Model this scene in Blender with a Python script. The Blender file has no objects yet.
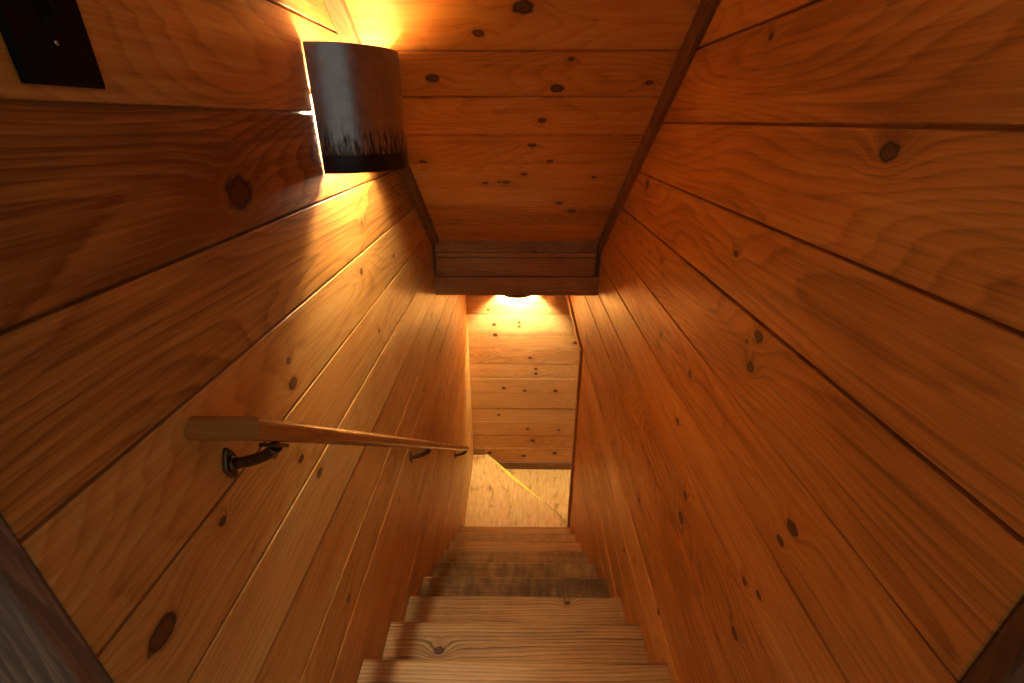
import bpy, math, random
from mathutils import Vector, Matrix
random.seed(7)
R = math.radians
ZO = 3.216                      # landing floor at world z = 0; the numbers below are relative to the eye height
C = bpy.context.scene.collection
W = 0.45                        # half width of the stairwell

# ------------------------------------------------------------------ node helpers
def new_mat(name):
    m = bpy.data.materials.new(name); m.use_nodes = True
    nt = m.node_tree; nt.nodes.clear()
    out = nt.nodes.new('ShaderNodeOutputMaterial'); b = nt.nodes.new('ShaderNodeBsdfPrincipled')
    nt.links.new(b.outputs[0], out.inputs[0])
    return m, nt, b

class N:
    def __init__(s, nt): s.nt = nt
    def put(s, sock, v):
        if isinstance(v, bpy.types.NodeSocket): s.nt.links.new(v, sock)
        elif v is not None: sock.default_value = v
    def math(s, op, a, b=None, c=None, clamp=False):
        n = s.nt.nodes.new('ShaderNodeMath'); n.operation = op; n.use_clamp = clamp
        s.put(n.inputs[0], a); s.put(n.inputs[1], b)
        if c is not None: s.put(n.inputs[2], c)
        return n.outputs[0]
    def vm(s, op, a, b=None, c=None):
        n = s.nt.nodes.new('ShaderNodeVectorMath'); n.operation = op
        s.put(n.inputs[0], a)
        if b is not None: s.put(n.inputs[1], b)
        if c is not None: s.put(n.inputs[2], c)
        return n.outputs['Value'] if op in ('LENGTH', 'DOT_PRODUCT', 'DISTANCE') else n.outputs['Vector']
    def comb(s, x, y, z):
        n = s.nt.nodes.new('ShaderNodeCombineXYZ')
        s.put(n.inputs[0], x); s.put(n.inputs[1], y); s.put(n.inputs[2], z); return n.outputs[0]
    def noise(s, vec, scale=1, detail=3, rough=.5, dist=0):
        n = s.nt.nodes.new('ShaderNodeTexNoise'); s.put(n.inputs['Vector'], vec)
        n.inputs['Scale'].default_value = scale; n.inputs['Detail'].default_value = detail
        n.inputs['Roughness'].default_value = rough; n.inputs['Distortion'].default_value = dist
        return n.outputs['Fac']
    def ramp(s, f, stops, interp='LINEAR'):
        n = s.nt.nodes.new('ShaderNodeValToRGB'); e = n.color_ramp.elements
        n.color_ramp.interpolation = interp
        while len(e) < len(stops): e.new(.5)
        for el, (p, c) in zip(e, stops):
            el.position = p; el.color = c if len(c) == 4 else (*c, 1)
        s.put(n.inputs[0], f); return n.outputs[0]
    def mr(s, v, a, b, c, d, clamp=True):
        n = s.nt.nodes.new('ShaderNodeMapRange'); n.clamp = clamp
        s.put(n.inputs[0], v)
        for i, x in zip((1, 2, 3, 4), (a, b, c, d)): s.put(n.inputs[i], x)
        return n.outputs[0]
    def mix(s, f, a, b, mode='MIX'):
        n = s.nt.nodes.new('ShaderNodeMix'); n.data_type = 'RGBA'; n.blend_type = mode
        s.put(n.inputs[0], f); s.put(n.inputs[6], a); s.put(n.inputs[7], b); return n.outputs[2]
    def attr(s, name):
        n = s.nt.nodes.new('ShaderNodeAttribute'); n.attribute_name = name; return n.outputs['Fac']
    def uv(s):
        n = s.nt.nodes.new('ShaderNodeUVMap'); n.uv_map = 'UVMap'; return n.outputs[0]
    def sep(s, v):
        n = s.nt.nodes.new('ShaderNodeSeparateXYZ'); s.put(n.inputs[0], v); return n.outputs

def c4(t): return (*t, 1)

def pine(name, dark, mid, light, knots=(), auto=1.0, ring=9.0, contrast=1.0, rough=.38, tone=.35, mottle=.3, bump=.15, fibre=1.0,
         stain_shade=0.0, spec=.38, rim=0.0, kscale=1.0, wave=1.0):
    """varnished knotty pine; uv in metres, u along the grain"""
    m, nt, b = new_mat(name); n = N(nt)
    uv = n.uv(); sp = n.sep(uv); u, v = sp[0], sp[1]
    rnd = n.attr('rnd'); stn = n.attr('stain_shade')
    # distance to the nearest knot, in knot radii
    wob = n.noise(uv, 60, 2)
    D = n.math('ADD', 50.0, 0.0)
    for ku, kv, kr in knots:
        r = kr * .001 * kscale
        s = (1/(r*1.15), 1/(r*.85), 0)
        q = n.vm('MULTIPLY_ADD', uv, s, (-ku*s[0], -kv*s[1], 0))
        D = n.math('MINIMUM', D, n.vm('LENGTH', q))
    if auto > 0:                                    # scattered small knots of its own
        vo = nt.nodes.new('ShaderNodeTexVoronoi'); vo.voronoi_dimensions = '3D'; vo.feature = 'F1'
        n.put(vo.inputs['Vector'], n.comb(n.math('MULTIPLY', u, 2.6), n.math('MULTIPLY', v, 5.8), n.math('MULTIPLY', rnd, 31.0)))
        vo.inputs['Scale'].default_value = auto
        D = n.math('MINIMUM', D, n.math('MULTIPLY', vo.outputs['Distance'], 17.0))
    D = n.math('ADD', D, n.math('MULTIPLY', n.math('SUBTRACT', wob, .5), .9))
    near = n.math('EXPONENT', n.math('MULTIPLY', n.math('MULTIPLY', D, D), -.11))
    # growth rings bent round the knots
    zz = n.math('MULTIPLY', rnd, 57.0)
    vv = n.math('ADD', v, n.math('MULTIPLY', near, .035))
    big = n.noise(n.comb(n.math('MULTIPLY', u, .9), n.math('MULTIPLY', vv, 4.0), zz), 1, 1, .4, .0)
    med = n.noise(n.comb(n.math('MULTIPLY', u, 3.0), n.math('MULTIPLY', vv, 28.0), zz), 1, 3, .55, .4)
    ph = n.math('ADD', n.math('MULTIPLY', big, ring*3.2*wave), n.math('ADD', n.math('MULTIPLY', vv, 40.0*ring/9.0), n.math('MULTIPLY', med, 1.1)))
    rg = n.math('FRACT', ph)                        # saw tooth: slow early wood, sharp late-wood line
    rings = n.ramp(rg, [(0, (0, 0, 0)), (.55, (.35,)*3), (.86, (1, 1, 1)), (1, (0, 0, 0))])
    fine = n.noise(n.comb(n.math('MULTIPLY', u, 9.0), n.math('MULTIPLY', v, 330.0), zz), 1, 3, .6)
    strk = n.noise(n.comb(n.math('MULTIPLY', u, 2.2), n.math('MULTIPLY', vv, 85.0), n.math('ADD', zz, 4.0)), 1, 4, .65, .3)
    blot = n.noise(n.comb(n.math('MULTIPLY', u, 2.6), n.math('MULTIPLY', v, 9.0), n.math('ADD', zz, 9.0)), 1, 3, .55)
    f = n.math('MULTIPLY', rings, .24*contrast)
    f = n.math('ADD', f, n.math('MULTIPLY', n.math('SUBTRACT', fine, .5), .50*fibre))
    f = n.math('ADD', f, n.math('MULTIPLY', n.math('SUBTRACT', strk, .5), .85*fibre))
    f = n.math('ADD', f, n.math('MULTIPLY', n.math('SUBTRACT', .5, blot), mottle*1.9))
    f = n.math('ADD', f, n.math('MULTIPLY', n.math('SUBTRACT', .5, n.math('FRACT', n.math('MULTIPLY', rnd, 7.31))), tone))
    f = n.math('ADD', f, n.math('MULTIPLY', near, .16))
    if stain_shade == 0: f = n.math('ADD', f, stn)        # boards of darker or paler wood; upper left ones also carry painted shade
    f = n.math('ADD', f, .34, clamp=True)
    col = n.ramp(f, [(0, c4(light)), (.5, c4(mid)), (1, c4(dark))])
    # knots: dark ring, brown heart
    kc = n.ramp(n.math('DIVIDE', D, 2.2), [(0, (.085, .026, .010)), (.26, (.13, .040, .013)), (.42, (.022, .008, .004)), (.52, (.06, .02, .008)), (.75, c4(mid))])
    kf = n.ramp(n.math('DIVIDE', D, 2.2), [(0, (.92,)*3), (.45, (.95,)*3), (.56, (.35,)*3), (.85, (0, 0, 0))])
    col = n.mix(kf, col, kc)
    if stain_shade > 0:                                   # ground-in dirt, stronger on some boards
        st = n.noise(n.comb(n.math('MULTIPLY', u, 26.0), n.math('MULTIPLY', v, 7.0), zz), 1, 4, .6)
        st2 = n.noise(n.comb(n.math('MULTIPLY', u, 3.0), n.math('MULTIPLY', v, 5.0), zz), 1, 2, .5)
        q = n.math('MULTIPLY', n.math('ADD', n.mr(st, .25, .75, .05, .6), n.mr(st2, .2, .8, .15, .45)), stn, clamp=True)
        col = n.mix(n.math('MULTIPLY', q, stain_shade, clamp=True), col, c4((.085, .048, .022)))
    if rim > 0:                                     # finish worn off along the nosing
        w = n.math('MULTIPLY', n.mr(v, -.016, -.004, 0, 1), n.mr(n.noise(n.comb(n.math('MULTIPLY', u, 14.0), zz, 0.0), 1, 3), .35, .6, .2, 1))
        col = n.mix(n.math('MULTIPLY', w, rim), col, c4((.62, .34, .11)))
    nt.links.new(col, b.inputs['Base Color'])
    rr = n.mr(f, 0, 1, rough-.05, rough+.14)
    nt.links.new(rr, b.inputs['Roughness'])
    b.inputs['Specular IOR Level'].default_value = spec
    bp = nt.nodes.new('ShaderNodeBump'); bp.inputs['Strength'].default_value = bump; bp.inputs['Distance'].default_value = .004
    hh = n.math('ADD', n.math('MULTIPLY', rings, -.35), n.math('ADD', n.math('MULTIPLY', fine, .35), n.math('MULTIPLY', blot, 1.2)))
    nt.links.new(hh, bp.inputs['Height']); nt.links.new(bp.outputs[0], b.inputs['Normal'])
    return m

def plain(name, col, rough=.5, metal=0, spec=.5, noise=0.0, ns=30):
    m, nt, b = new_mat(name); n = N(nt)
    b.inputs['Roughness'].default_value = rough; b.inputs['Metallic'].default_value = metal
    b.inputs['Specular IOR Level'].default_value = spec
    tc = nt.nodes.new('ShaderNodeTexCoord')
    nz = n.noise(tc.outputs['Object'], ns, 4)
    c = n.mix(n.mr(nz, .35, .65, 0, noise if noise else .1), c4(col), c4(tuple(x*.35 for x in col)))
    nt.links.new(c, b.inputs['Base Color'])
    return m

# ------------------------------------------------------------------ knots seen in the photograph, in metres on each surface
LK= [(0.768, -0.106, 27), (1.339, -0.271, 8), (1.636, -0.447, 7), (1.278, -0.396, 9), (0.79, -0.479, 13), (0.791, -0.429, 7), (0.749, -0.64, 8), (0.674, -0.561, 10), (0.804, -0.727, 11), (0.506, -0.555, 7), (0.357, -0.59, 19), (1.361, -0.623, 7), (1.266, -0.045, 6), (2.425, -1.103, 8), (1.901, -1.187, 8), (1.31, -1.314, 8), (0.8, -1.163, 8), (2.66, -1.742, 9), (2.042, -1.891, 8)]
RK= [(0.6, -0.034, 11), (0.969, 0.134, 6), (1.657, -0.198, 14), (0.926, -0.246, 6), (1.382, -0.39, 5), (1.355, -0.423, 4), (0.767, -0.361, 10), (0.803, -0.387, 4), (0.768, -0.425, 9), (1.03, -0.591, 8), (1.291, -0.601, 7), (0.539, -0.597, 10), (0.554, -0.643, 7), (1.05, -0.754, 9), (0.914, -0.895, 10), (0.909, -0.973, 12), (0.604, -0.814, 7), (0.558, -0.791, 6), (0.585, -0.948, 9), (1.248, -1.246, 9), (1.318, -1.592, 9), (1.187, -1.499, 8), (0.921, -1.386, 8)]
CK= [(0.013, 1.676, 14), (-0.099, 1.748, 8), (-0.244, 1.899, 11), (0.118, 1.938, 11), (0.081, 2.076, 8), (0.053, 2.207, 8), (-0.353, 2.309, 8), (0.124, 2.303, 7), (-0.13, 2.455, 7), (-0.041, 2.448, 9), (0.028, 2.39, 7), (0.306, 2.411, 5), (0.186, 2.619, 9), (0.252, 2.692, 11), (0.384, 1.916, 6), (0.147, 1.83, 5), (-0.069, 2.448, 6)]
EK= [(-0.255, -1.555, 8), (-0.204, -1.701, 12), (0.028, -1.679, 9), (0.028, -1.72, 9), (-0.196, -1.807, 13), (0.556, -1.886, 12), (0.134, -2.047, 11), (0.194, -2.169, 9), (0.195, -2.221, 11), (-0.119, -2.387, 11), (0.089, -2.418, 9), (0.393, -2.418, 12), (0.125, -2.885, 9), (0.179, -3.033, 13), (0.417, -3.199, 13), (0.086, -3.237, 13), (-0.278, -3.199, 15), (0.447, -2.897, 8), (-0.174, -2.709, 9)]
# knots of the treads (u carries the tread's own 4 m shift)
TK = [(8.0-.26, -.10, 13), (8.0+.005, -.20, 6), (12.0+.22, -.03, 9), (20.0-.1, -.12, 12)]


LIGHTW = (.80, .49, .155); MIDW = (.63, .29, .060); DARKW = (.26, .088, .014)
M = {}
M['left'] = pine('knotty_pine_left', DARKW, MIDW, LIGHTW, LK, auto=0, tone=.10, mottle=.38)
M['right'] = pine('knotty_pine_right', (.25, .078, .012), (.64, .245, .042), (.84, .41, .095), RK, auto=0, tone=.12, mottle=.42, kscale=1.1)
M['ceil'] = pine('knotty_pine_ceiling', (.25, .080, .013), (.64, .25, .044), (.82, .40, .10), CK, auto=0, tone=.34, mottle=.42, kscale=1.4)
M['end'] = pine('knotty_pine_end', (.40, .15, .035), (.68, .34, .10), (.84, .52, .18), EK, auto=0, tone=.46, kscale=1.25)
M['trim'] = pine('stained_trim', (.10, .034, .010), (.20, .075, .022), (.32, .13, .04), auto=0, tone=.1)
M['trimlight'] = pine('pine_trim', (.28, .10, .025), (.48, .21, .06), (.60, .31, .1), auto=0, tone=.1)
M['header'] = pine('weathered_header', (.10, .045, .018), (.34, .155, .052), (.52, .26, .09), auto=0, tone=.25, mottle=.55, stain_shade=.75, contrast=1.2)
M['case'] = pine('rough_casing', (.17, .105, .065), (.44, .27, .17), (.70, .47, .31), auto=0, tone=.1, contrast=1.6, ring=6, fibre=1.4, rough=.5)
M['tread'] = pine('worn_tread', (.16, .085, .030), (.58, .33, .115), (.86, .56, .22), TK, auto=0, ring=20, wave=.14, contrast=1.9, tone=.1, mottle=.28, fibre=1.3, stain_shade=1.0, rim=.55, rough=.42, bump=.25)
M['riser'] = pine('stair_riser', (.20, .075, .022), (.42, .20, .065), (.58, .31, .11), auto=0, tone=.15)
M['rail'] = pine('rail_wood', (.20, .065, .012), (.42, .155, .030), (.62, .28, .065), auto=0, tone=.0, mottle=.2, rough=.22, fibre=1.2, ring=5, bump=.05)
M['floor'] = None

def floor_mat():
    m, nt, b = new_mat('honey_plywood_floor'); n = N(nt)
    uv = n.uv(); sp = n.sep(uv); u, v = sp[0], sp[1]
    a = n.noise(n.comb(n.math('MULTIPLY', u, 9.0), n.math('MULTIPLY', v, 55.0), 0.0), 1, 4, .6, .5)
    bl = n.noise(n.comb(n.math('MULTIPLY', u, 7.0), n.math('MULTIPLY', v, 11.0), 3.0), 1, 3, .5)
    f = n.math('ADD', n.mr(a, .3, .7, 0, .62), n.mr(bl, .56, .72, 0, .5), clamp=True)
    col = n.ramp(f, [(0, (.92, .68, .27)), (.4, (.84, .50, .14)), (1, (.42, .16, .03))])
    nt.links.new(col, b.inputs['Base Color']); b.inputs['Roughness'].default_value = .42
    return m
M['floor'] = floor_mat()
M['black'] = plain('black_plate', (.008, .0075, .0075), .55, spec=.06)
M['brass'] = plain('aged_bronze', (.20, .145, .075), .34, .9, noise=.7, ns=60)
M['chrome'] = plain('bright_screw', (.75, .66, .5), .25, 1)
M['lining'] = plain('sconce_inside', (.80, .78, .74), .5, .0)
M['socket_baffle'] = plain('porcelain', (.7, .66, .58), .4)
M['tape'] = plain('yellow_tape', (.95, .92, .10), .45)
M['tapeworn'] = plain('worn_tape', (.30, .27, .20), .6, noise=.6, ns=90)

def sconce_mat():
    m, nt, b = new_mat('galvanised_steel'); n = N(nt)
    uv = n.uv(); sp = n.sep(uv); u, v = sp[0], sp[1]      # u round the shade (m), v up from the bottom rim (m)
    wav = n.noise(n.comb(n.math('MULTIPLY', u, 9.0), 0.0, 0.0), 1, 3)
    edge = n.math('ADD', .040, n.math('MULTIPLY', n.math('SUBTRACT', wav, .5), .010))
    band = n.mr(n.math('SUBTRACT', edge, v), -.0015, .0015, 0, 1)
    drip = n.noise(n.comb(n.math('MULTIPLY', u, 110.0), n.math('MULTIPLY', v, 22.0), 0.0), 1, 4, .7)
    fade = n.mr(v, .042, .115, 1, 0)
    dr = n.mr(n.math('ADD', drip, n.math('MULTIPLY', fade, .26)), .58, .78, 0, 1)
    dr = n.math('MULTIPLY', dr, n.mr(fade, 0, .4, 0, 1))
    pale = n.math('MULTIPLY', n.mr(v, .040, .075, 1, 0), .75)
    spk = n.noise(n.comb(n.math('MULTIPLY', u, 40.0), n.math('MULTIPLY', v, 40.0), 2.0), 1, 4, .6)
    base = n.mix(n.mr(spk, .4, .65, 0, .55), c4((.46, .455, .45)), c4((.33, .315, .29)))
    base = n.mix(pale, base, c4((.50, .42, .26)))
    base = n.mix(n.math('MULTIPLY', dr, .9), base, c4((.03, .022, .012)))
    base = n.mix(band, base, c4((.014, .009, .007)))
    nt.links.new(base, b.inputs['Base Color'])
    nt.links.new(n.math('SUBTRACT', .92, n.math('MULTIPLY', n.math('MAXIMUM', band, n.math('MULTIPLY', pale, .5)), .8)), b.inputs['Metallic'])
    nt.links.new(n.math('ADD', .27, n.math('MULTIPLY', spk, .03)), b.inputs['Roughness'])
    return m
M['steel'] = sconce_mat()
def bulb_mat(name, strength, col):
    m, nt, b = new_mat(name)
    b.inputs['Base Color'].default_value = (1, .9, .7, 1)
    b.inputs['Emission Color'].default_value = c4(col); b.inputs['Emission Strength'].default_value = strength
    return m

# ------------------------------------------------------------------ mesh helpers
class MB:
    def __init__(s): s.v = []; s.f = []; s.uv = []; s.rnd = []; s.st = []; s.sm = []
    def face(s, pts, uvs, rnd=0., st=0., smooth=False):
        i = len(s.v); s.v += [tuple(p) for p in pts]; s.f.append(list(range(i, i+len(pts))))
        s.uv += [tuple(q) for q in uvs]; s.rnd.append(rnd); s.st.append(st); s.sm.append(smooth)
    def build(s, name, mat, parent=None, origin=None, merge=True):
        me = bpy.data.meshes.new(name)
        o0 = Vector(origin) if origin else Vector((0, 0, 0))
        me.from_pydata([(x-o0.x, y-o0.y, z-o0.z + (0 if (parent is not None or origin) else ZO)) for x, y, z in s.v], [], s.f)
        l = me.uv_layers.new(name='UVMap')
        for k, q in enumerate(s.uv): l.data[k].uv = q
        for nm, arr in (('rnd', s.rnd), ('stain_shade', s.st)):
            a = me.attributes.new(nm, 'FLOAT', 'FACE')
            for k, x in enumerate(arr): a.data[k].value = x
        for k, p in enumerate(me.polygons): p.use_smooth = s.sm[k]
        me.materials.append(mat)
        if merge:
            import bmesh
            bm = bmesh.new(); bm.from_mesh(me); bmesh.ops.remove_doubles(bm, verts=bm.verts, dist=1e-5)
            bm.to_mesh(me); bm.free()
        o = bpy.data.objects.new(name, me); C.objects.link(o)
        if parent is not None:
            o.parent = parent
        elif origin: o.location = (o0.x, o0.y, o0.z+ZO)
        return o

def inset(poly, d):
    n = len(poly); out = []
    A = sum(poly[i][0]*poly[(i+1) % n][1]-poly[(i+1) % n][0]*poly[i][1] for i in range(n))
    sg = 1 if A > 0 else -1
    for i in range(n):
        p0, p1, p2 = poly[i-1], poly[i], poly[(i+1) % n]
        def nrm(a, b):
            dx, dy = b[0]-a[0], b[1]-a[1]; L = math.hypot(dx, dy); return (-dy/L*sg, dx/L*sg)
        n1, n2 = nrm(p0, p1), nrm(p1, p2)
        den = 1+n1[0]*n2[0]+n1[1]*n2[1]
        k = d/max(den, .35)
        out.append((p1[0]+(n1[0]+n2[0])*k, p1[1]+(n1[1]+n2[1])*k))
    return out

def clean(poly):
    out = []
    for p in poly:
        if not out or math.hypot(p[0]-out[-1][0], p[1]-out[-1][1]) > 1e-5: out.append(p)
    if len(out) > 1 and math.hypot(out[0][0]-out[-1][0], out[0][1]-out[-1][1]) < 1e-5: out.pop()
    return out

def board(mb, poly, O, U, V, Nn, th=.018, ch=.0025, rnd=0., st=0., uo=(0, 0)):
    """a bevelled board: polygon in the (u, v) plane, front face towards Nn"""
    poly = clean(poly)
    if len(poly) < 3: return
    A = sum(poly[i][0]*poly[(i+1) % len(poly)][1]-poly[(i+1) % len(poly)][0]*poly[i][1] for i in range(len(poly)))
    if abs(A) < 1e-5: return
    if (A > 0) != (U.cross(V).dot(Nn) > 0): poly = poly[::-1]
    inn = inset(poly, ch)
    P = lambda q, d: O + U*q[0] + V*q[1] - Nn*d
    uvf = lambda q: (q[0]+uo[0], q[1]+uo[1])
    mb.face([P(q, 0) for q in inn], [uvf(q) for q in inn], rnd, st)
    n = len(poly)
    for i in range(n):
        j = (i+1) % n
        mb.face([P(poly[i], ch), P(poly[j], ch), P(inn[j], 0), P(inn[i], 0)], [uvf(q) for q in (poly[i], poly[j], inn[j], inn[i])], rnd, st)
        mb.face([P(poly[i], th), P(poly[j], th), P(poly[j], ch), P(poly[i], ch)], [uvf(q) for q in (poly[i], poly[j], poly[j], poly[i])], rnd, st)
    mb.face([P(q, th) for q in poly[::-1]], [uvf(q) for q in poly[::-1]], rnd, st)

def clip(poly, axis, lo, hi):
    for val, sg in ((lo, 1), (hi, -1)):
        out = []
        for i in range(len(poly)):
            a, b = poly[i-1], poly[i]
            da, db = (a[axis]-val)*sg, (b[axis]-val)*sg
            if (da >= 0) != (db >= 0):
                t = da/(da-db); out.append((a[0]+(b[0]-a[0])*t, a[1]+(b[1]-a[1])*t))
            if db >= 0: out.append(b)
        poly = out
        if not poly: return []
    return clean(poly)

def plank_wall(outline, seams, O, U, V, Nn, gap=.0055, ch=.0016, seed=0, stain_shade=None, th=.018):
    rs = random.Random(seed); mb = MB()
    for a, b in zip(seams[:-1], seams[1:]):
        p = clip(outline, 1, min(a, b)+gap/2, max(a, b)-gap/2)
        r = rs.random()
        if len(p) > 2: board(mb, p, O+Nn*rs.uniform(-.0012, .0012), U, V, Nn, th, ch, r, (stain_shade or {}).get(round(max(a, b), 3), 0))
    # the backing the boards are nailed to
    back = inset(outline, .004)
    Q = lambda q, d: O + U*q[0] + V*q[1] - Nn*d
    mb.face([Q(q, th*.8) for q in back], back, .1, 0)
    mb.face([Q(q, th*.8+.05) for q in back[::-1]], back[::-1], .1, 0)
    for i in range(len(back)):
        j = (i+1) % len(back)
        mb.face([Q(back[i], th*.8), Q(back[i], th*.8+.05), Q(back[j], th*.8+.05), Q(back[j], th*.8)], [back[i], back[i], back[j], back[j]], .1, 0)
    return mb

X, Y, Z = Vector((1, 0, 0)), Vector((0, 1, 0)), Vector((0, 0, 1))
def box(mb, x0, x1, y0, y1, z0, z1, ch=.002, rnd=.3, st=0., along='x', uo=(0, 0)):
    """bevelled box; grain along the named axis; all six faces chamfered"""
    a = {'x': 0, 'y': 1, 'z': 2}[along]
    lo = (x0, y0, z0); hi = (x1, y1, z1)
    def uvp(p, ax):
        o = [k for k in range(3) if k != a]
        other = o[0] if ax != o[0] else o[1]
        if ax == a: return (p[o[0]]+uo[0], p[o[1]]+uo[1])
        return (p[a]+uo[0], p[other]+uo[1])
    def q(sx, sy, sz, ax):
        s = (sx, sy, sz)
        return Vector([(lo[k] if s[k] < 0 else hi[k]) - (0 if k == ax else s[k]*ch) for k in range(3)])
    ctr = Vector(((x0+x1)/2, (y0+y1)/2, (z0+z1)/2))
    def add(pts, ax):
        nn = (pts[1]-pts[0]).cross(pts[2]-pts[1])
        c = sum(pts, Vector())/len(pts)
        if nn.dot(c-ctr) < 0: pts = pts[::-1]
        mb.face(pts, [uvp(p, ax) for p in pts], rnd, st)
    for ax in range(3):
        for s in (-1, 1):
            cs = []
            for a1, a2 in ((-1, -1), (1, -1), (1, 1), (-1, 1)):
                sg = [0, 0, 0]; oo = [k for k in range(3) if k != ax]
                sg[ax] = s; sg[oo[0]] = a1; sg[oo[1]] = a2; cs.append(q(*sg, ax))
            add(cs, ax)
    for ax in range(3):
        o = [k for k in range(3) if k != ax]
        for s1 in (-1, 1):
            for s2 in (-1, 1):
                e = []
                for k0, se in ((o[0], -1), (o[0], 1), (o[1], 1), (o[1], -1)):
                    sg = [0, 0, 0]; sg[ax] = se; sg[o[0]] = s1; sg[o[1]] = s2; e.append(q(*sg, k0))
                add(e, o[0])
    for sx in (-1, 1):
        for sy in (-1, 1):
            for sz in (-1, 1): add([q(sx, sy, sz, k) for k in range(3)], 0)

def lathe_tube(mb, path, rad, seg=20, caps=True, rnd=0., smooth=True):
    """round tube along a path with radius per point"""
    path = [Vector(p) for p in path]; n = len(path)
    if not isinstance(rad, (list, tuple)): rad = [rad]*n
    rings = []; prev = None; run = 0; us = []
    for i, p in enumerate(path):
        t = (path[min(i+1, n-1)]-path[max(i-1, 0)]).normalized()
        if prev is None:
            s = t.cross(Vector((0, 0, 1)))
            if s.length < .1: s = t.cross(Vector((1, 0, 0)))
            s.normalize()
        else: s = (prev - t*prev.dot(t)).normalized()
        prev = s; b = t.cross(s)
        if i: run += (p-path[i-1]).length
        us.append(run)
        rings.append([p+(s*math.cos(2*math.pi*k/seg)+b*math.sin(2*math.pi*k/seg))*rad[i] for k in range(seg)])
    for i in range(n-1):
        for k in range(seg):
            l = (k+1) % seg; c = .15/seg
            mb.face([rings[i][k], rings[i][l], rings[i+1][l], rings[i+1][k]][::-1], [(us[i], k*c), (us[i], k*c+c), (us[i+1], k*c+c), (us[i+1], k*c)][::-1], rnd, 0, smooth)
    if caps:
        mb.face(rings[0], [(0, 0)]*seg, rnd); mb.face(rings[-1][::-1], [(0, 0)]*seg, rnd)

def sweep(mb, path, up, profile, rnd=0., uo=(0, 0)):
    """sweep a closed profile (side, up) along a mitred path; up = fixed up vector"""
    path = [Vector(p) for p in path]; n = len(path); rings = []; us = [0]
    for i in range(1, n): us.append(us[-1]+(path[i]-path[i-1]).length)
    for i in range(n):
        d1 = (path[i]-path[i-1]).normalized() if i else (path[1]-path[0]).normalized()
        d2 = (path[i+1]-path[i]).normalized() if i < n-1 else d1
        s1 = d1.cross(up).normalized(); s2 = d2.cross(up).normalized()
        s = (s1+s2).normalized(); k = 1/max(s.dot(s1), .3)
        rings.append([path[i]+s*a*k+up*b for a, b in profile])
    m = len(profile); per = 0; pv = [0]
    for k in range(m):
        per += math.hypot(profile[(k+1) % m][0]-profile[k][0], profile[(k+1) % m][1]-profile[k][1]); pv.append(per)
    for i in range(n-1):
        for k in range(m):
            l = (k+1) % m
            mb.face([rings[i][k], rings[i][l], rings[i+1][l], rings[i+1][k]], [(us[i], pv[k]), (us[i], pv[k+1]), (us[i+1], pv[k+1]), (us[i+1], pv[k])], rnd, 0, False)
    mb.face(rings[0][::-1], [(0, q*1) for q in pv[:m]][::-1], rnd); mb.face(rings[-1], [(0, q) for q in pv[:m]], rnd)

def struct(o): o['kind'] = 'structure'; return o
def tag(o, label, cat, group=None):
    o['label'] = label; o['category'] = cat
    if group: o['group'] = group
    return o
def empty(name, loc, rz=0):
    e = bpy.data.objects.new(name, None); e.empty_display_size = .1; C.objects.link(e)
    e.location = (loc[0], loc[1], loc[2]+ZO); e.rotation_euler.z = rz
    return e

# ------------------------------------------------------------------ measures of the place
SL = .765                                            # fall of the sloped ceiling
zc = lambda y: 1.262 - SL*y
YH, YE = 2.40, 3.86                                  # header face, end wall
Z0 = -3.75
LAND, LOW, CEILZ = -3.216, -3.410, -.855
J0L, J0R = .290, .270
RUN, RISE, Y1, Z1 = .237, .1945, .806, -1.440
YT, ZT = Y1-RUN, Z1+RISE                             # upper floor nosing

# walls
lseams = [1.25, 1.075, .90, .725, .55, .372, .197, .0146, -.168, -.347, -.523, -.698, -.877, -1.06, -1.23, -1.405, -1.58, -1.755, -1.93, -2.105, -2.28, -2.455, -2.63, -2.80, -2.97, -3.14, -3.31, Z0]
out = [(J0L, Z0), (YE, Z0), (YE, CEILZ), (YH, CEILZ), (YH, zc(YH)), (J0L, zc(J0L))]
struct(plank_wall(out, lseams, Vector((-W, 0, 0)), Y, Z, X, seed=12, stain_shade={.197: .12, .015: .46, -.168: .36, -.347: .06, -.523: -.06, -.698: -.12, -.877: -.02, -1.06: .08, -1.23: .0, -1.405: .12, -1.58: .04, -1.755: .14, -1.93: 0, -2.105: .1}).build('wall_left', M['left']))  # darkest boards: own tone plus painted shade outside the sconce's glow
rseams = [1.20, 1.03, .86, .685, .51, .335, .162, -.006, -.172, -.337, -.515, -.688, -.86, -1.033, -1.205, -1.39, -1.55, -1.722, -1.894, -2.066, -2.238, -2.41, -2.582, -2.754, -2.926, -3.098, -3.27, Z0]
OPY, OPZ = 2.735, -1.395                             # the opening to the lower flight
out = [(J0R, Z0), (OPY, Z0), (OPY, OPZ), (YE, OPZ+.07), (YE, CEILZ), (YH, CEILZ), (YH, zc(YH)), (J0R, zc(J0R))]
struct(plank_wall(out, rseams, Vector((W, 0, 0)), Y, Z, -X, seed=5, stain_shade={.335: .05, .162: .14, -.006: .16, -.172: .06, -.337: .12, -.515: .12, -.688: .0, -.86: .16, -1.033: .08, -1.205: .12, -1.39: -.28, -1.55: .04, -1.722: .05}).build('wall_right', M['right']))
eseams = [CEILZ, -1.08, -1.25, -1.425, -1.600, -1.773, -1.943, -2.115, -2.28, -2.456, -2.629, -2.791, -2.962, -3.133, -3.30, -3.47, -3.75, -4.0, -4.2]
out = [(-W-.05, Z0), (1.75, -4.2), (1.75, OPZ+.07), (W+.02, OPZ+.07), (W+.02, CEILZ), (-W-.05, CEILZ)]
struct(plank_wall(out, eseams, Vector((0, YE, 0)), X, Z, -Y, seed=3, gap=.0035).build('wall_end', M['end']))
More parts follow.
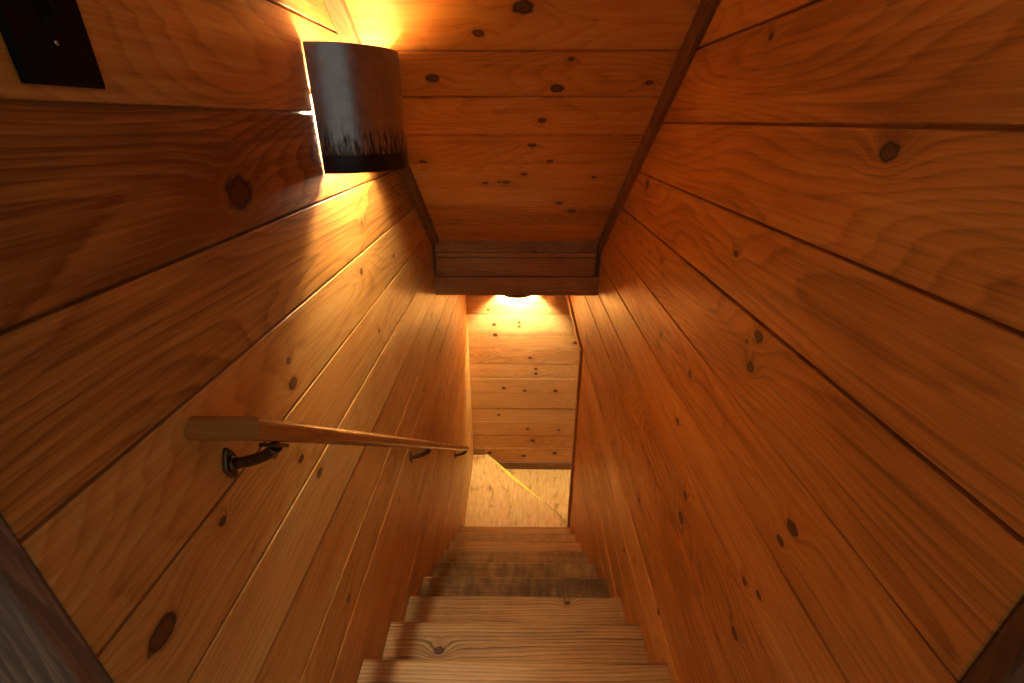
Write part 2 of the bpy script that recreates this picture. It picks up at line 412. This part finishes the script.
# the passage of the lower flight, to the right of the landing
out = [(W+.0, -4.2), (1.75, -4.2), (1.75, OPZ), (W, OPZ)]
o = struct(plank_wall([(a+.02, b) for a, b in out], [OPZ-.172*k for k in range(18)], Vector((0, OPY-.02, 0)), X, Z, Y, seed=8).build('wall_passage', M['end']))
mb = MB(); box(mb, W+.075, 1.77, OPY-.05, YE+.02, OPZ+.075, OPZ+.11, along='x'); struct(mb.build('ceiling', M['trimlight']))

# ceiling
yv = [.07, .21, .35, .49, .62, .76, .90, 1.04, 1.17, 1.296, 1.433, 1.567, 1.709, 1.844, 1.980, 2.109, 2.252, 2.36, 2.55]
k = math.hypot(1, SL)
Vc = Vector((0, 1, -SL)).normalized(); Nc = Vector((0, -SL, -1)).normalized()
out = [(-W, .27*k), (W, .27*k), (W, (YH+.012)*k), (-W, (YH+.012)*k)]
struct(plank_wall(out, [y*k for y in yv], Vector((0, 0, 1.262)), X, Vc, Nc, seed=4, gap=.0075).build('ceiling', M['ceil']))
mb = MB(); box(mb, -W-.03, W+.03, YH+.04, YE+.02, CEILZ, CEILZ+.03, along='x'); struct(mb.build('ceiling', M['trimlight']))

# trim strips where the slope meets the walls
for s, wd, dp, nm in ((-1, .042, .026, 'trim_1'), (1, .019, .058, 'trim_2')):
    mb = MB(); x0 = s*W; x1 = s*(W-wd)
    p = [(min(x0, x1), .30*k), (max(x0, x1), .30*k), (max(x0, x1), (YH-.008)*k), (min(x0, x1), (YH-.008)*k)]
    board(mb, p, Vector((0, 0, 1.262))+Nc*dp, X, Vc, Nc, dp-.001, .0022, .37*s+.5)
    # its grain runs along the slope
    mb.uv = [(b, a) for a, b in mb.uv]
    struct(mb.build(nm, M['trim']))

# header over the landing: three boards and the beam under them
hb = [(-.560, -.634, -.0, .8), (-.6375, -.661, .0, .05), (-.664, -.767, -.0, .15)]
mb = MB(); rs = random.Random(2)
for a, b, dy, st in hb: box(mb, -W+.001, W-.001, YH+dy, YH+.02, b, a, .0022, rs.random(), st)
box(mb, -W+.001, W-.001, YH+.020, YH+.075, -.845, zc(YH)-.01, .002, .6, 0)
struct(mb.build('wall_header', M['header']))
mb = MB(); box(mb, -W+.002, W-.002, YH-.016, YH+.05, -.874, -.7685, .003, .81, .45); struct(mb.build('trim_3', M['header']))
mb = MB(); box(mb, -W+.001, -W+.016, YH-.012, YH-.001, -.767, -.585, .001, .2, .5, 'z')
struct(mb.build('trim_4', M['trim']))
mb = MB(); box(mb, W-.024, W-.001, YH-.012, YH-.001, -.767, -.585, .001, .5, .5, 'z')
struct(mb.build('trim_5', M['trim']))

# casing round the opening to the lower flight
mb = MB()
pj = [(OPY+.004, LOW+.0), (OPY+.052, LOW+.0), (OPY+.052, OPZ-.045), (YE-.002, OPZ+.02), (YE-.002, OPZ+.068), (OPY+.004, OPZ-.004)]
board(mb, pj, Vector((W-.016, 0, 0)), Y, Z, -X, .055, .002, .4)
mb.uv = [(b, a) for a, b in mb.uv]
struct(mb.build('trim_6', M['trimlight']))

# baseboards of the landing
mb = MB(); box(mb, -W+.001, -.325, YE-.016, YE-.001, LAND+.001, LAND+.088, .002, .3, .2); struct(mb.build('baseboard_left', M['riser']))
mb = MB(); box(mb, -.295, 1.70, YE-.016, YE-.001, LOW+.001, LOW+.090, .002, .62, .9); struct(mb.build('baseboard_end', M['header']))

# floors: the landing, the winder below it and the next step down
def slab(name, poly, z, th, mat, grain_y=True):
    mb = MB()
    board(mb, poly, Vector((0, 0, z)), X, Y, Z, th, .004, .3)
    if grain_y: mb.uv = [(b, a) for a, b in mb.uv]
    return struct(mb.build(name, mat))
NA, NB = (-.295, YE-.001), (W-.001, 2.985)           # ends of the diagonal nosing
slab('floor', [(-W+.001, 2.45), (W-.001, 2.45), NB, NA, (-W+.001, YE-.001)], LAND, .185, M['floor'])
slab('floor', [(-.30, YE-.001), (-.1, 2.9), (.45, 2.80), (.80, 2.80), (.80, YE-.001)], LOW, .17, M['floor'])
slab('floor', [(.60, OPY+.055), (1.74, OPY+.055), (1.74, YE-.001), (.60, YE-.001)], LOW-.19, .15, M['floor'])
# upper floor behind the camera
slab('floor', [(-1.6, -1.6), (1.6, -1.6), (1.6, .24), (W-.002, .24), (W-.002, YT-.262), (-W+.002, YT-.262), (-W+.002, .24), (-1.6, .24)], ZT, .12, M['tread'])

# casing of the doorway at the head of the stairs
mb = MB(); box(mb, -W-.12, -W+.001, J0L-.028, J0L-.001, ZT+.001, 1.05, .003, .42, .4, 'z'); struct(mb.build('trim_7', M['case']))
mb = MB(); box(mb, W-.001, W+.12, J0R-.026, J0R-.001, ZT+.001, 1.05, .003, .71, .4, 'z'); struct(mb.build('trim_8', M['trim']))
# wall of the upper room either side of the doorway
out = [(-1.6, ZT), (-W-.121, ZT), (-W-.121, 1.07), (-1.6, 1.07)]
struct(plank_wall(out, [ZT+.172*k for k in range(15)], Vector((0, J0L-.02, 0)), X, Z, -Y, seed=21).build('wall_upper_left', M['right']))
out = [(W+.121, ZT), (1.6, ZT), (1.6, 1.07), (W+.121, 1.07)]
struct(plank_wall(out, [ZT+.172*k for k in range(15)], Vector((0, J0R-.02, 0)), X, Z, -Y, seed=22).build('wall_upper_right', M['right']))

# ------------------------------------------------------------------ staircase
st = empty('staircase', (0, YT, LAND))
def child(mb, name, mat, root):
    # vertices are given in eye-relative coordinates: store them relative to the root
    lx, ly, lz = root.location
    mb.v = [(x-lx, y-ly, z+ZO-lz) for x, y, z in mb.v]
    return mb.build(name, mat, parent=root)
tag(st, 'steep worn wooden staircase going down between the two plank walls to the landing', 'staircase')
stains = {0: .2, 1: .08, 2: .12, 3: .32, 4: 1.2, 5: 1.1, 6: 1.0, 7: .30, 8: .80, 9: .05}
rs = random.Random(31)
for i in range(0, 10):
    yn = Y1+RUN*(i-1); zn = Z1-RISE*(i-1)
    # tread: board with rounded nosing
    mb = MB(); r = rs.random(); x0, x1 = -W+.0015, W-.0015; D = RUN+.024; T = .036
    prof = [(-D, 0), (-.10, 0), (-.014, 0)]
    for a in range(1, 6):
        an = math.pi/2*(a/5); prof.append((-.014+.014*math.sin(an), -.014+.014*math.cos(an)))
    prof += [(0, -T+.008), (-.004, -T), (-D, -T)]
    P = lambda x, q: Vector((x, yn+q[0], zn+q[1]))
    acc = 0; L = [0]
    for a, b in zip(prof[:-1], prof[1:]): acc += math.hypot(b[0]-a[0], b[1]-a[1]); L.append(acc)
    off = L[2]+.011                                     # v = 0 on the nosing
    ns = 3
    for a in range(len(prof)-1):
        va, vb = min(L[a]-off, .0), min(L[a+1]-off, .0)
        mb.face([P(x1, prof[a]), P(x0, prof[a]), P(x0, prof[a+1]), P(x1, prof[a+1])][::-1],
                [(x1, va+(0)), (x0, va), (x0, vb), (x1, vb)][::-1], r, stains[i], 2 <= a <= 6)
    mb.face([P(x0, (-D, 0)), P(x1, (-D, 0)), P(x1, (-D, -T)), P(x0, (-D, -T))], [(x0, -.2), (x1, -.2), (x1, -.24), (x0, -.24)], r, stains[i])
    for x, fl in ((x0, 1), (x1, -1)):
        pts = [P(x, q) for q in prof][::fl]; mb.face(pts, [(p.y-yn, p.z-zn) for p in pts], r, stains[i])
    # make the knots of a tread its own: shift grain space by whole metres
    mb.uv = [(a+i*4.0, b) for a, b in mb.uv]
    child(mb, 'tread', M['tread'], st)
    mb = MB(); zb = zn-RISE if i < 9 else LAND
    box(mb, x0, x1, yn-.042, yn-.022, zb+.0005, zn-T-.0005, .0015, rs.random(), .3, 'x')
    child(mb, 'riser', M['riser'], st)

# yellow tape on the diagonal nosing
tp = empty('safety_tape', (NA[0], NA[1], LAND))
d = Vector((NB[0]-NA[0], NB[1]-NA[1], 0)); Lt = d.length; d.normalize(); nn = Vector((d.y, -d.x, 0)); 
if nn.y > 0: nn = -nn
def strip(t0, t1, wf, name, mat, root, n=14):
    mb = MB(); pts = []
    for a in range(n+1):
        t = t0+(t1-t0)*a/n
        e = Vector((NA[0], NA[1], LAND+.0012))+d*(t*Lt)+nn*.005
        pts.append((e, e+nn*wf(t)))
    for a in range(n):
        (p, q), (p2, q2) = pts[a], pts[a+1]
        up = Vector((0, 0, .0012))
        mb.face([p+up, p2+up, q2+up, q+up][::-1], [(0, 0)]*4)
        mb.face([q+up, q2+up, q2, q][::-1], [(0, 0)]*4)
        mb.face([p, p2, p2+up, p+up][::-1], [(0, 0)]*4)
    return child(mb, name, mat, root)
wf = lambda t: .006+.030*min(1, (t-.04)/.35) if t < .42 else .036*(1-(t-.42)/.36)**.8+.001 if t < .775 else .001
strip(.045, .775, wf, 'tape_strip', M['tape'], tp, 22)
strip(.777, .97, lambda t: .004, 'tape_residue', M['tapeworn'], tp, 6)['label'] = 'thin grey worn end of the tape'
tag(tp, 'bright yellow safety tape laid diagonally along the step edge of the landing', 'tape')

# ------------------------------------------------------------------ handrail and brackets
slope = .829; dr = Vector((0, 1, -slope)).normalized(); up = Vector((0, slope, 1)).normalized()
hr = empty('handrail', (-.369, .529, -.395))
pts = [(-W+.0005, .517, -.3885), (-.369, .517, -.3885)]
a = Vector(pts[1]); pts.append(tuple(a+dr*((2.715-.517)/dr.y)))
w2, h2, rr = .019, .0165, .011
prof = []
for cx, cy, a0 in ((w2-rr, h2-rr, 0), (-w2+rr, h2-rr, 90), (-w2+rr, -h2+rr, 180), (w2-rr, -h2+rr, 270)):
    for kx in range(5):
        an = R(a0+kx*22.5); prof.append((cx+rr*math.cos(an), cy+rr*math.sin(an)))
# long run and mitred return to the wall share one 'up'
mb = MB(); sweep(mb, pts, up, prof, .43); child(mb, 'rail', M['rail'], hr)
tag(hr, 'slim varnished wooden handrail with mitred return, on bronze brackets along the left wall', 'handrail')

def bracket(y):
    zr = -.3885-(y-.517)*slope-.0165/up.z            # underside of the rail above the bracket
    B0 = Vector((-W, y, zr-.045))
    def part(mb, name, parent=hr):
        mb.v = [tuple(Vector(p)+B0-Vector((hr.location.x, hr.location.y, hr.location.z-ZO))) for p in mb.v]
        return mb.build(name, M['brass'], parent)
    mb = MB(); o = []                                # ogive back plate, boss and curved arm cast in one
    for kx in range(32):
        t = 2*math.pi*kx/32; rad = 1/(abs(math.cos(t))**1.35+abs(math.sin(t))**1.35)**(1/1.35)
        o.append((.0165*rad*math.cos(t), .031*rad*math.sin(t)))
    board(mb, o, Vector((.0055, 0, .002)), Y, Z, X, .0055, .002)
    lathe_tube(mb, [(.0052, 0, .002), (.010, 0, .002), (.013, 0, .003)], [.0125, .0115, .009])
    A, B, Cc, Dd = Vector((.010, 0, .002)), Vector((.042, 0, .008)), Vector((.072, 0, .020)), Vector((.081, 0, .0360))
    path = [(A*(1-t)**3+B*3*t*(1-t)**2+Cc*3*t*t*(1-t)+Dd*t**3) for t in [q/12 for q in range(13)]]
    lathe_tube(mb, path, [.0092]*11+[.0098, .0105], 16)
    br = part(mb, 'bracket'); br['label'] = 'aged bronze wall bracket with pointed back plate'
    for sz in (.023, -.019):
        mb = MB(); lathe_tube(mb, [(.0050, 0, sz), (.0068, 0, sz), (.0075, 0, sz)], [.0038, .0034, .0015], 12); part(mb, 'screw', br)
    mb = MB(); c0 = Vector((.081, 0, .0425))
    board(mb, [(-.022, -.012), (.022, -.012), (.022, .012), (-.022, .012)], c0, dr, X, up, .006, .001)
    part(mb, 'saddle', br)
bracket(.556); bracket(1.532); bracket(2.670)

# ------------------------------------------------------------------ half-round steel sconces
def sconce(loc, rz, Rr, H, label, power, cx=.094, group='galvanised half-round wall sconces'):
    """local frame: +x out of the wall, z up, base at the bottom rim"""
    s = empty('wall_sconce', loc, rz); tag(s, label, 'lamp', group)
    mb = MB(); n = 40; t = .0016; g = .0012
    def P(a, r, z): return Vector((g+r*math.cos(a), r*math.sin(a), z))
    zs = [0, .002, H*.2, H*.5, H*.8, H-.002, H]; rs_ = [Rr-.0008, Rr, Rr, Rr, Rr, Rr, Rr-.0008]
    for i in range(n):
        a0, a1 = -math.pi/2+math.pi*i/n, -math.pi/2+math.pi*(i+1)/n
        for j in range(len(zs)-1):
            u0, u1 = a0*Rr, a1*Rr
            mb.face([P(a0, rs_[j], zs[j]), P(a1, rs_[j], zs[j]), P(a1, rs_[j+1], zs[j+1]), P(a0, rs_[j+1], zs[j+1])],
                    [(u0, zs[j]), (u1, zs[j]), (u1, zs[j+1]), (u0, zs[j+1])], 0, 0, True)
        for z, fl in ((0, 1), (H, -1)):
            q = [P(a0, Rr-t, z), P(a1, Rr-t, z), P(a1, Rr-.0008, z), P(a0, Rr-.0008, z)][::fl]
            mb.face(q, [(0, z+.1 if z == 0 else z)]*4)
    for a in (-math.pi/2, math.pi/2):
        q = [P(a, Rr-t, 0), P(a, Rr-.0008, 0), P(a, Rr-.0008, H), P(a, Rr-t, H)]
        if a > 0: q = q[::-1]
        mb.face(q, [(0, .1)]*4)
    shade = mb.build('shade', M['steel'], s)
    shade['label'] = 'grey galvanised half cylinder with a blackened band along the bottom'
    mb = MB()                                           # reflective inside
    for i in range(n):
        a0, a1 = -math.pi/2+math.pi*i/n, -math.pi/2+math.pi*(i+1)/n
        mb.face([P(a1, Rr-t, 0), P(a0, Rr-t, 0), P(a0, Rr-t, H), P(a1, Rr-t, H)], [(0, 0)]*4, 0, 0, True)
    mb.build('lining', M['lining'], shade)
    mb = MB(); box(mb, .0005, .022, -.030, .030, H*.5+.030, H*.5+.075, .002); mb.build('back_plate', M['socket_baffle'], s)
    for sy in (-1, 1):
        mb = MB(); box(mb, .0008, .014, sy*(Rr-.008)-.005, sy*(Rr-.008)+.005, H*.62, H*.66, .001); mb.build('mounting_clip', M['brass'], s)
    mb = MB(); lathe_tube(mb, [(cx, 0, H*.5+.030), (cx, 0, H*.5+.036), (cx, 0, H*.5+.068), (cx, 0, H*.5+.072)], [.034, .042, .042, .034], 20); lathe_tube(mb, [(.020, 0, H*.5+.052), (.072, 0, H*.5+.052)], .007, 12); mb.build('socket_baffle', M['socket_baffle'], s)  # socket widened into an unseen cap that blocks the bulb's upward light
    mb = MB(); rb = .030
    path = []; rad = []
    for q in range(11):
        an = math.pi*q/10; path.append((cx, 0, H*.5-rb*1.15*math.cos(an))); rad.append(max(.004, rb*math.sin(an)))
    lathe_tube(mb, path, rad, 18); mb.build('bulb', bulb_mat('lit_bulb', power, (1.0, .855, .57)), s)
    return s
sconce((-W, 1.284, -.113), 0, .160, .262, 'half-round grey metal sconce high on the left wall, near the sloped ceiling', 350.0)
sconce((.010, YE, -1.385), -math.pi/2, .150, .240, 'half-round metal sconce on the end wall above the landing, mostly hidden by the beam', 1350.0, .108)

# ------------------------------------------------------------------ black switch plate
sw = empty('light_switch', (-W, .5155, .0905)); tag(sw, 'black single light switch plate on the upper left of the left wall', 'switch')
mb = MB(); board(mb, [(-.0455, -.0600), (.0455, -.0600), (.0455, .0600), (-.0455, .0600)], Vector((.0065, 0, 0)), Y, Z, X, .0062, .0038)
mb.build('plate', M['black'], sw)
mb = MB(); box(mb, .0062, .0090, -.0060, .0060, -.013, .013, .001, along='z'); mb.build('toggle_collar', M['black'], sw)
mb = MB()
board(mb, [(-.0040, -.0055), (.0040, -.0055), (.0040, .0055), (-.0040, .0055)], Vector((.0165, 0, .007)), Y, Vector((-.35, 0, 1)).normalized(), Vector((1, 0, .35)).normalized(), .012, .0012)
mb.build('toggle', M['black'], sw)
for sz in (-.0235, .0235):
    mb = MB(); lathe_tube(mb, [(.0060, 0, sz), (.0074, 0, sz), (.0082, 0, sz)], [.0026, .0024, .0010], 14); mb.build('screw', M['chrome'], sw)['label'] = 'small bright metal screw head'

# ------------------------------------------------------------------ light from the upper room, camera
w = bpy.data.worlds.new('World'); bpy.context.scene.world = w; w.use_nodes = True
bg = w.node_tree.nodes['Background']; bg.inputs[0].default_value = (1.0, .93, .87, 1); bg.inputs[1].default_value = .095

cam = bpy.data.cameras.new('Camera'); co = bpy.data.objects.new('Camera', cam); C.objects.link(co)
cam.sensor_width = 36; cam.lens = 36*455.6/1024; cam.clip_start = .02
co.location = (0, 0, ZO); co.rotation_euler = (R(90-25.9), 0, .0099)
sc = bpy.context.scene; sc.camera = co
vs = sc.view_settings; vs.view_transform = 'Standard'; vs.look = 'None'; vs.gamma = 1; vs.use_curve_mapping = False; vs.exposure = 1.22
